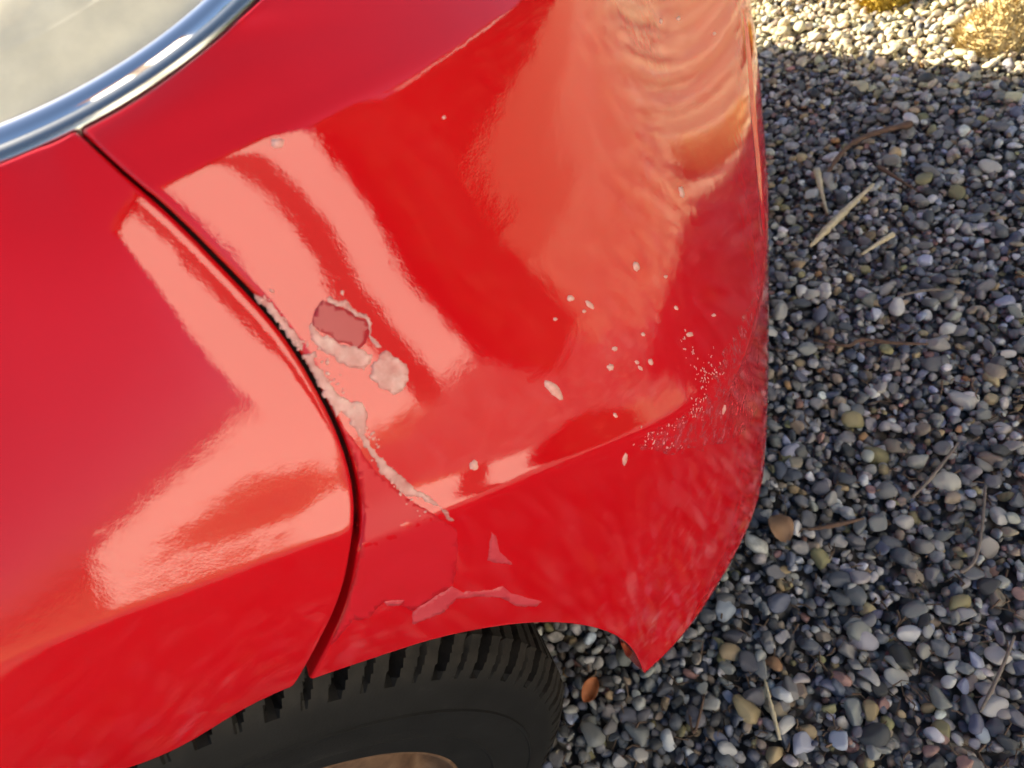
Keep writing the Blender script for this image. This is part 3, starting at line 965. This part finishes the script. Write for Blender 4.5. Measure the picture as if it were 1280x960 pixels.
def rand_rot(n_, tilt):
    a = rng.uniform(0, 2 * np.pi, n_); tx = rng.normal(0, tilt, n_); ty = rng.normal(0, tilt, n_)
    R_ = np.zeros((n_, 3, 3))
    for i in range(n_):
        R_[i] = np.array(Matrix.Rotation(tx[i], 3, 'X') @ Matrix.Rotation(ty[i], 3, 'Y') @ Matrix.Rotation(a[i], 3, 'Z'))
    return R_


def sunlit_tint(pos, c):
    """stones past the shadow edge turn cream and are lightened to look sunlit"""
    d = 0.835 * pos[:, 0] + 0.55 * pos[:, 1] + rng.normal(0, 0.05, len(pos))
    sel = (d > 1.27) & (rng.uniform(size=len(pos)) < 0.86)  # sunlight painted into the stone colour past the shadow edge
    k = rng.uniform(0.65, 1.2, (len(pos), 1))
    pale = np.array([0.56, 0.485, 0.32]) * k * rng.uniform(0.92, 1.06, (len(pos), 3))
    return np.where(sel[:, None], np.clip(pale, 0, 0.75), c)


def stone_field(name, pos, size, shapes, mt, tilt=0.35):
    n_ = len(pos)
    which = rng.integers(0, len(shapes), n_); R_ = rand_rot(n_, tilt); colr = sunlit_tint(pos, stone_color(n_))
    Vs, Fs, Cs = [], [], []; off = 0
    for k, (V, F_) in enumerate(shapes):
        ii = np.where(which == k)[0]
        if not len(ii): continue
        X = np.einsum('nij,vj->nvi', R_[ii], V) * size[ii][:, None, None] + pos[ii][:, None]
        Vs.append(X.reshape(-1, 3))
        Fs.append((F_[None] + (np.arange(len(ii)) * len(V))[:, None, None]).reshape(-1, 3) + off)
        Cs.append(np.repeat(colr[ii], len(V), 0)); off += len(ii) * len(V)
    V = np.concatenate(Vs).astype(np.float32); F_ = np.concatenate(Fs).astype(np.int32); Cc = np.concatenate(Cs)
    me = bpy.data.meshes.new(name)
    me.vertices.add(len(V)); me.vertices.foreach_set('co', V.ravel())
    me.loops.add(F_.size); me.loops.foreach_set('vertex_index', F_.ravel())
    me.polygons.add(len(F_)); me.polygons.foreach_set('loop_start', np.arange(0, F_.size, 3, dtype=np.int32))
    me.polygons.foreach_set('use_smooth', np.ones(len(F_), bool))
    me.update(calc_edges=True)
    at = me.attributes.new('stone', 'FLOAT_COLOR', 'POINT')
    at.data.foreach_set('color', np.c_[Cc, np.ones(len(Cc))].astype(np.float32).ravel())
    me.materials.append(mt)
    return me


GM, PM = stone_material(False), stone_material(True)


def scatter(x0, x1, y0, y1, sp, keep):
    gx, gy = np.meshgrid(np.arange(x0, x1, sp), np.arange(y0, y1, sp * 0.87), indexing='ij')
    gx = gx + (np.arange(gx.shape[1]) % 2)[None] * sp * 0.5
    P = np.stack([gx.ravel(), gy.ravel(), np.zeros(gx.size)], 1)
    P[:, :2] += rng.uniform(-0.45, 0.45, (len(P), 2)) * sp
    return P[keep(P)]


def in_view(P, mg=60):
    c = (P - CO) @ CM
    u = 640 + FPX * c[:, 0] / np.maximum(c[:, 2], 1e-3); v = 480 + FPX * c[:, 1] / np.maximum(c[:, 2], 1e-3)
    return (c[:, 2] > 0.05) & (u > 690 - mg) & (u < 1280 + mg) & (v > -mg * 1.2) & (v < 960 + mg)


def tyre_clear(P):
    return ~((np.abs(P[:, 0] - WX) < 0.10) & (P[:, 1] > 0.14) & (P[:, 1] < 0.36))


near = lambda P: in_view(P, 35) & tyre_clear(P)
# lower bed, then the stones on top
P0 = scatter(-0.4, 1.8, -0.6, 2.2, 0.0126, near)
S0 = rng.uniform(0.0050, 0.0082, len(P0)); P0[:, 2] = rng.uniform(-0.004, 0.001, len(P0))
P1 = scatter(-0.4, 1.8, -0.6, 2.2, 0.0131, near)
P1 = P1[rng.uniform(size=len(P1)) < 0.86]
S1 = np.clip(rng.lognormal(math.log(0.0077), 0.32, len(P1)), 0.0042, 0.0165); P1[:, 2] = 0.003 + S1 * 0.35 + rng.uniform(-0.002, 0.005, len(P1))
# the 300 that show largest are stones of their own
car_front = lambda P: proj(P)
vis = in_view(P1, -4)
uv = proj(P1)
open_ = (uv[:, 0] > 960) | ((uv[:, 1] > 700) & (uv[:, 0] > 900)) | ((uv[:, 1] > 860) & (uv[:, 0] > 730))
dep = ((P1 - CO) @ CM)[:, 2]
score = np.where(vis & open_, S1 / dep, 0)
top = np.argsort(-score)[:300]
msk = np.ones(len(P1), bool); msk[top] = False
SM = []
for k, (V, F_) in enumerate(SH3):
    me = mesh('pebble', V, F_); me.materials.append(PM)
    me.polygons.foreach_set('use_smooth', [True] * len(me.polygons)); SM.append(me)
Rt = rand_rot(len(top), 0.3); Ct = sunlit_tint(P1[top], stone_color(len(top)))
for j, i in enumerate(top):
    o = bpy.data.objects.new('pebble', SM[j % len(SM)])
    COL.objects.link(o); o.parent = ground
    mw = Matrix([list(r) for r in Rt[j]]).to_4x4()
    o.matrix_local = Matrix.Translation(P1[i] + np.array([0, 0, 0.002])) @ mw @ Matrix.Scale(S1[i], 4)
    o.color = (*Ct[j], 1)
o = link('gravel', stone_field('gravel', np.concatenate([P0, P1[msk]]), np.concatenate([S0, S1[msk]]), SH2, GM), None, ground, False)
o['kind'] = 'stuff'
far = lambda P: ~in_view(P, 25) & tyre_clear(P)
P2 = scatter(-1.8, 3.8, -3.0, 3.4, 0.0355, far)
S2 = np.clip(rng.lognormal(math.log(0.0195), 0.25, len(P2)), 0.012, 0.030); P2[:, 2] = 0.001
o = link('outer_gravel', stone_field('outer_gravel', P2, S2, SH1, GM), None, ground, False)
o['kind'] = 'stuff'

# ------------------------------------------------------------------ litter on the gravel
STRAW = flake_material('dry_straw', (0.42, 0.34, 0.20), (0.60, 0.52, 0.36), 0.6, 140, 0.0004)
TWIG = flake_material('brown_twig', (0.075, 0.042, 0.028), (0.15, 0.085, 0.055), 0.8, 120, 0.0008)
GREYTWIG = flake_material('grey_twig', (0.13, 0.105, 0.085), (0.22, 0.18, 0.15), 0.8, 120, 0.0008)


def litter(name, pxs, wpx, mt, label, cat, group=None, flat=0.45, z=0.019):
    pts = np.array([uz(x, y, z + dz) for x, y, dz in pxs])
    k = np.arange(len(pts), dtype=float)
    n_ = 6 * len(pts)
    pts = spline(k, pts, np.linspace(0, len(pts) - 1, n_)) if len(pts) > 2 else pts[0] + (pts[-1] - pts[0]) * np.linspace(0, 1, n_)[:, None]
    d = np.linalg.norm(pts.mean(0) - CO)
    r = np.interp(np.linspace(0, 1, n_), np.linspace(0, 1, len(wpx)), wpx) * (0.4 if mt is STRAW else 0.32) * d / FPX
    r = r * (1 + 0.12 * rng.normal(size=n_))
    base = pts.mean(0); base[2] = 0
    me = tube_mesh(name, pts - base, r, 7)
    o = link(name, me, mt)
    o.location = base
    tag(o, label, cat, group)
    return o


litter('straw', [(1013, 308, 0), (1048, 272, .004), (1092, 230, .002)], [4, 9, 11, 9, 5], STRAW, 'longest pale straw stem on the shaded gravel beside the bumper', 'straw')
litter('straw', [(1021, 212, .003), (1027, 240, .002), (1034, 266, 0)], [9, 8, 5, 3], STRAW, 'short upright pale straw piece tapering to a point, nearest the bumper', 'straw')
litter('straw', [(1077, 318, 0), (1098, 304, .003), (1116, 293, .002)], [4, 6, 9], STRAW, 'small pale straw bit lying below the long straw stem', 'straw')
litter('twig', [(1035, 216, .002), (1058, 185, .006), (1095, 166, .008), (1140, 155, .006)], [6, 8, 10, 12], TWIG, 'thick brown curved twig end below the edge of the shade', 'twig')
litter('twig', [(1098, 208, .004), (1120, 222, .003), (1146, 238, .001)], [9, 6, 3], TWIG, 'short tan twig right of the straw stems', 'twig')
litter('twig', [(1018, 425, .003), (1060, 432, .008), (1075, 425, .006), (1112, 428, .008), (1160, 430, .003)], [5, 6, 8, 6, 4], TWIG, 'reddish brown forked twig lying across the middle of the gravel', 'twig')
litter('twig', [(1122, 370, .004), (1165, 362, .006), (1200, 366, .003)], [4, 5, 3], GREYTWIG, 'thin grey twig among light pebbles near the right edge', 'twig')
litter('twig', [(1140, 622, .006), (1168, 592, .008), (1198, 553, .004)], [5, 6, 4], GREYTWIG, 'straight thin grey twig slanting over the gravel right of the bumper', 'twig')
litter('twig', [(1010, 662, .006), (1045, 656, .008), (1080, 648, .003)], [6, 9, 4], TWIG, 'brown leaf stalk lying level with the lower bumper corner', 'twig')
litter('twig', [(1232, 605, .004), (1222, 690, .008), (1200, 715, .005)], [4, 5, 6], GREYTWIG, 'bent grey twig near the right edge of the picture', 'twig')
litter('twig', [(956, 850, .004), (966, 890, .006), (975, 925, .003)], [4, 6, 5], STRAW, 'pale twig standing upright below the bumper tip', 'twig')
litter('twig', [(862, 892, .004), (868, 915, .01), (880, 870, .004)], [4, 5, 4], TWIG, 'small brown twig just under the bumper tip', 'twig')
litter('twig', [(1225, 890, .004), (1250, 840, .008), (1268, 795, .003)], [5, 6, 4], GREYTWIG, 'grey twig at the lower right corner of the picture', 'twig')
for k, (x, y, lx, ly, c, lab) in enumerate([(738, 862, 26, 15, (0.30, 0.09, 0.025), 'curled orange brown dead leaf between tyre and bumper tip'), (975, 660, 30, 24, (0.20, 0.11, 0.06), 'crumpled tan dead leaf on gravel right of the lower bumper')]):
    b0 = uz(x, y, 0.02); sc = np.linalg.norm(b0 - CO) / FPX
    ga = np.linspace(-1, 1, 9)
    Gx = np.zeros((9, 7, 3))
    for i, a in enumerate(ga):
        wd = (1 - a * a) ** 0.7
        for j, b in enumerate(np.linspace(-1, 1, 7)):
            Gx[i, j] = (a * lx * sc * 0.6, b * wd * ly * sc * 0.6, 0.004 * b * b * wd * 1.4 + 0.004 * math.sin(3 * a + k))
    me = grid_mesh('dead_leaf', Gx)
    o = link('dead_leaf', me, mat('dead_leaf', c, 0.7)); o.location = b0; o.rotation_euler = (0.2, -0.15, 0.6 + k)
    so = o.modifiers.new('thickness', 'SOLIDIFY'); so.thickness = 0.0006
    tag(o, lab, 'leaf')

# dry moss growing between the stones lightened past the shadow edge
MOSSD = flake_material('dry_moss', (0.36, 0.28, 0.12), (0.54, 0.45, 0.24), 0.8, 60, 0.0006)
V, Fs = [], []
r = np.random.default_rng(11)
while len(Fs) < 9000:
    x, y = r.uniform(0.2, 2.4), r.uniform(0.2, 2.6)
    if 0.835 * x + 0.55 * y + r.normal() * 0.05 < 1.33:
        continue
    if math.sin(x * 31 + 3 * math.sin(y * 17)) + math.sin(y * 37 + 2 * x) + r.normal() * 0.5 < 0.1:
        continue
    d = Vector((r.normal(), r.normal(), 0.8)).normalized(); l = r.uniform(0.008, 0.02)
    s_ = Vector((r.normal(), r.normal(), r.normal())).cross(d).normalized() * r.uniform(0.0015, 0.0035)
    p = Vector((x, y, r.uniform(0.004, 0.017))); k = len(V)
    V += [p - s_, p + s_, p + d * l * 0.6 + s_ * 0.8, p + d * l, p + d * l * 0.6 - s_ * 0.8]
    Fs.append((k, k + 1, k + 2, k + 3, k + 4))
o = link('dry_moss', mesh('dry_moss', V, Fs), MOSSD, None, False)
tag(o, 'pale dry moss and grass bits among the sunlit stones', 'moss', None, 'stuff')

# bits of bark, needles and stalks trodden into the gravel
V, Fs = [], []
r = np.random.default_rng(23)
for i in range(900):
    px, py = r.uniform(700, 1290), r.uniform(60, 970)
    p = uz(px, py, r.uniform(0.006, 0.016)); a = r.uniform(0, 2 * np.pi); l = r.uniform(0.006, 0.03) * r.uniform(0.5, 1); wd = r.uniform(0.0005, 0.0014)
    d = np.array([math.cos(a), math.sin(a), r.normal() * 0.15]); sd2 = np.array([-d[1], d[0], 0]); up = np.array([0, 0, 1.0])
    bend = r.normal() * 0.25 * l
    k = len(V)
    for t in (0, 0.5, 1):
        c = p + d * l * (t - 0.5) + sd2 * bend * 4 * t * (1 - t)
        ww = wd * (1.2 - 0.7 * t)
        V += [c + sd2 * ww, c + up * ww, c - sd2 * ww, c - up * ww]
    for t in (0, 4):
        for e in range(4):
            Fs.append((k + t + e, k + t + (e + 1) % 4, k + t + 4 + (e + 1) % 4, k + t + 4 + e))
DEBRIS = flake_material('plant_debris', (0.06, 0.035, 0.022), (0.17, 0.115, 0.075), 0.85, 25, 0.0004)
o = link('plant_debris', mesh('plant_debris', V, Fs), DEBRIS, None, False)
tag(o, 'small brown bits of bark and stalk scattered through the gravel', 'debris', None, 'stuff')

# moss cushions in the sun
def moss(px, py, rx, ry, hgt, n_, c0, c1, label):
    b0 = uz(px, py, 0.0)
    r = np.random.default_rng(int(px))
    V, Fs = [], []
    for i in range(n_):
        a = r.uniform(0, 2 * np.pi); q_ = math.sqrt(r.uniform())
        x, y = rx * q_ * math.cos(a), ry * q_ * math.sin(a)
        z = hgt * (1 - q_ ** 2) * r.uniform(0.5, 1.05) + 0.004
        d = Vector((x / rx * 0.8 + r.normal() * 0.5, y / ry * 0.8 + r.normal() * 0.5, 0.9 + r.normal() * 0.4)).normalized()
        l = r.uniform(0.008, 0.02); s_ = Vector((r.normal(), r.normal(), r.normal())).cross(d).normalized() * r.uniform(0.0012, 0.003)
        p = Vector((x, y, z)); k = len(V)
        V += [p - s_, p + s_, p + d * l * 0.6 + s_ * 0.8, p + d * l, p + d * l * 0.6 - s_ * 0.8]
        Fs.append((k, k + 1, k + 2, k + 3, k + 4))
    mt = mat('moss', c0, 0.8)
    q = NB(mt)
    q.l(q.ramp(q.noise(160, 4).outputs[0], [(0.3, c0), (0.7, c1)]).outputs[0], q.b.inputs['Base Color'])
    root = empty('moss_cushion', b0)
    link('fronds', mesh('fronds', V, Fs), mt, root, False)
    bm = bmesh.new(); bmesh.ops.create_icosphere(bm, subdivisions=3, radius=1, matrix=Matrix.Diagonal((rx * 0.95, ry * 0.95, hgt * 0.9, 1)))
    link('core', bm_mesh('core', bm), mt, root)
    tag(root, label, 'moss')


moss(1110, 2, 0.055, 0.05, 0.05, 1100, (0.30, 0.20, 0.02), (0.46, 0.32, 0.03), 'bright yellow moss cushion at the top edge in the sun')
moss(1256, 42, 0.085, 0.07, 0.05, 1500, (0.36, 0.26, 0.11), (0.56, 0.45, 0.22), 'straw coloured shaggy moss clump in the sunlit top right corner')
moss(1180, -30, 0.07, 0.05, 0.04, 700, (0.28, 0.22, 0.10), (0.42, 0.34, 0.18), 'pale dry moss clump just beyond the yellow cushion')

# ------------------------------------------------------------------ house and hedge out of view, shaped for their reflections in the paint
RENDER = mat('reflector_render', (0.80, 0.79, 0.76), 0.9)
q = NB(RENDER); q.bump(q.noise(40, 5).outputs[0], 0.3, 0.01)
ROOF = mat('unseen_roof_tiles', (0.12, 0.05, 0.04), 0.8)
WOOD = mat('dark_stripe_wood', (0.05, 0.03, 0.02), 0.6)
HX, HY, HRZ = 2.6, -2.9, math.radians(135 - 90)      # foot of the unseen wall, facing the car
unseen_house = empty('unseen_house', (HX, HY, 0)); unseen_house.rotation_euler = (0, 0, math.radians(45))
tag(unseen_house, 'white rendered house assumed behind the camera, shaped for its reflection in the red paint', 'unseen_house')


def hpart(name, bxs, mt, parent=unseen_house):
    bm = bmesh.new()
    for b in bxs: box(bm, *b)
    return link(name, bm_mesh(name, bm), mt, parent, False)


HW0, HW1, HHT = -2.12, 0.9, 5.3            # the unseen wall runs along local x, its face looks to local +y
hpart('wall', [(HW0, HW1, -5, 0, 0, HHT)], RENDER)  # wall out of view, shaped for the pale reflection
hpart('roof', [(HW0 - .3, HW1 + .25, -5.3, 0.35, HHT, HHT + .25)], ROOF)  # roof over the unseen wall
hpart('added_dark_stripe_panel', [(-0.78, -0.22, 0.001, 0.06, 0, HHT - .01)], WOOD)  # added panel, placed to mirror as a dark stripe in the paint
gw = hpart('reflector_wall', [(-8.4, HW0 - 0.002, -0.25, -0.003, 0, 1.05), (-8.5, HW0 - 0.002, -0.32, 0.06, 1.05, 1.11)], RENDER, None)
gw.location = (HX, HY, 0); gw.rotation_euler = (0, 0, math.radians(45))  # added low wall, sized to shape the pale reflection on the fender
tag(gw, 'low white wall added beside the house to shape the pale reflection', 'wall')

LEAF = mat('hedge_leaf', (0.03, 0.055, 0.016), 0.6)
HCORE = mat('hedge_core', (0.012, 0.016, 0.007), 0.9)


def added_hedge(loc, rot, hx, hy, hz, n_, leaf, label):  # added greenery out of view, placed to darken reflections in the paint
    hd = empty('added_hedge', loc); hd.rotation_euler = (0, 0, math.radians(rot))
    tag(hd, label, 'added_hedge')
    V, Fs = [], []
    r = np.random.default_rng(5)
    for i in range(n_):
        f = r.integers(0, 5)
        p = np.array([r.uniform(-hx, hx), r.uniform(-hy, hy), r.uniform(0.05, hz)])
        if f == 1: p[2] = hz + r.normal() * leaf
        elif f == 2: p[0] = (-hx if r.uniform() < .5 else hx) + r.normal() * leaf
        else: p[1] = hy + r.normal() * leaf
        a, b = r.normal(size=3), r.normal(size=3); a /= np.linalg.norm(a); b -= a * (a @ b); b /= np.linalg.norm(b)
        s_ = leaf * r.uniform(0.7, 1.3); k = len(V)
        V += [p - a * s_, p + b * s_ * 0.5, p + a * s_, p - b * s_ * 0.5]; Fs.append((k, k + 1, k + 2, k + 3))
    link('added_foliage', mesh('added_foliage', V, Fs), LEAF, hd, False)
    bm = bmesh.new(); box(bm, -hx + leaf, hx - leaf, -hy + leaf, hy - leaf, 0, hz - leaf)
    link('added_branch_core', bm_mesh('added_branch_core', bm), HCORE, hd, False)


added_hedge((2.55, -1.42, 0), 132, 1.15, 0.28, 1.9, 6000, 0.035, 'dark evergreen hedge beside the house, put there to darken its part of the reflection')
added_hedge((9.5, 3.0, 0), 90, 8.0, 0.6, 3.2, 14000, 0.12, 'long far hedge ahead of the car, put there to darken the low reflections')

# white garage put in as a bright reflector above the long hedge
added_garage = empty('added_garage', (13.0, 0.5, 0))
tag(added_garage, 'white garage beyond the far hedge, put there to mirror a bright line in the paint', 'added_garage')
hpart('wall', [(0, 6, -3.5, 4.5, 0, 5.2)], RENDER, added_garage)
hpart('roof', [(-0.3, 6.3, -3.8, 4.8, 5.2, 5.45)], ROOF, added_garage)
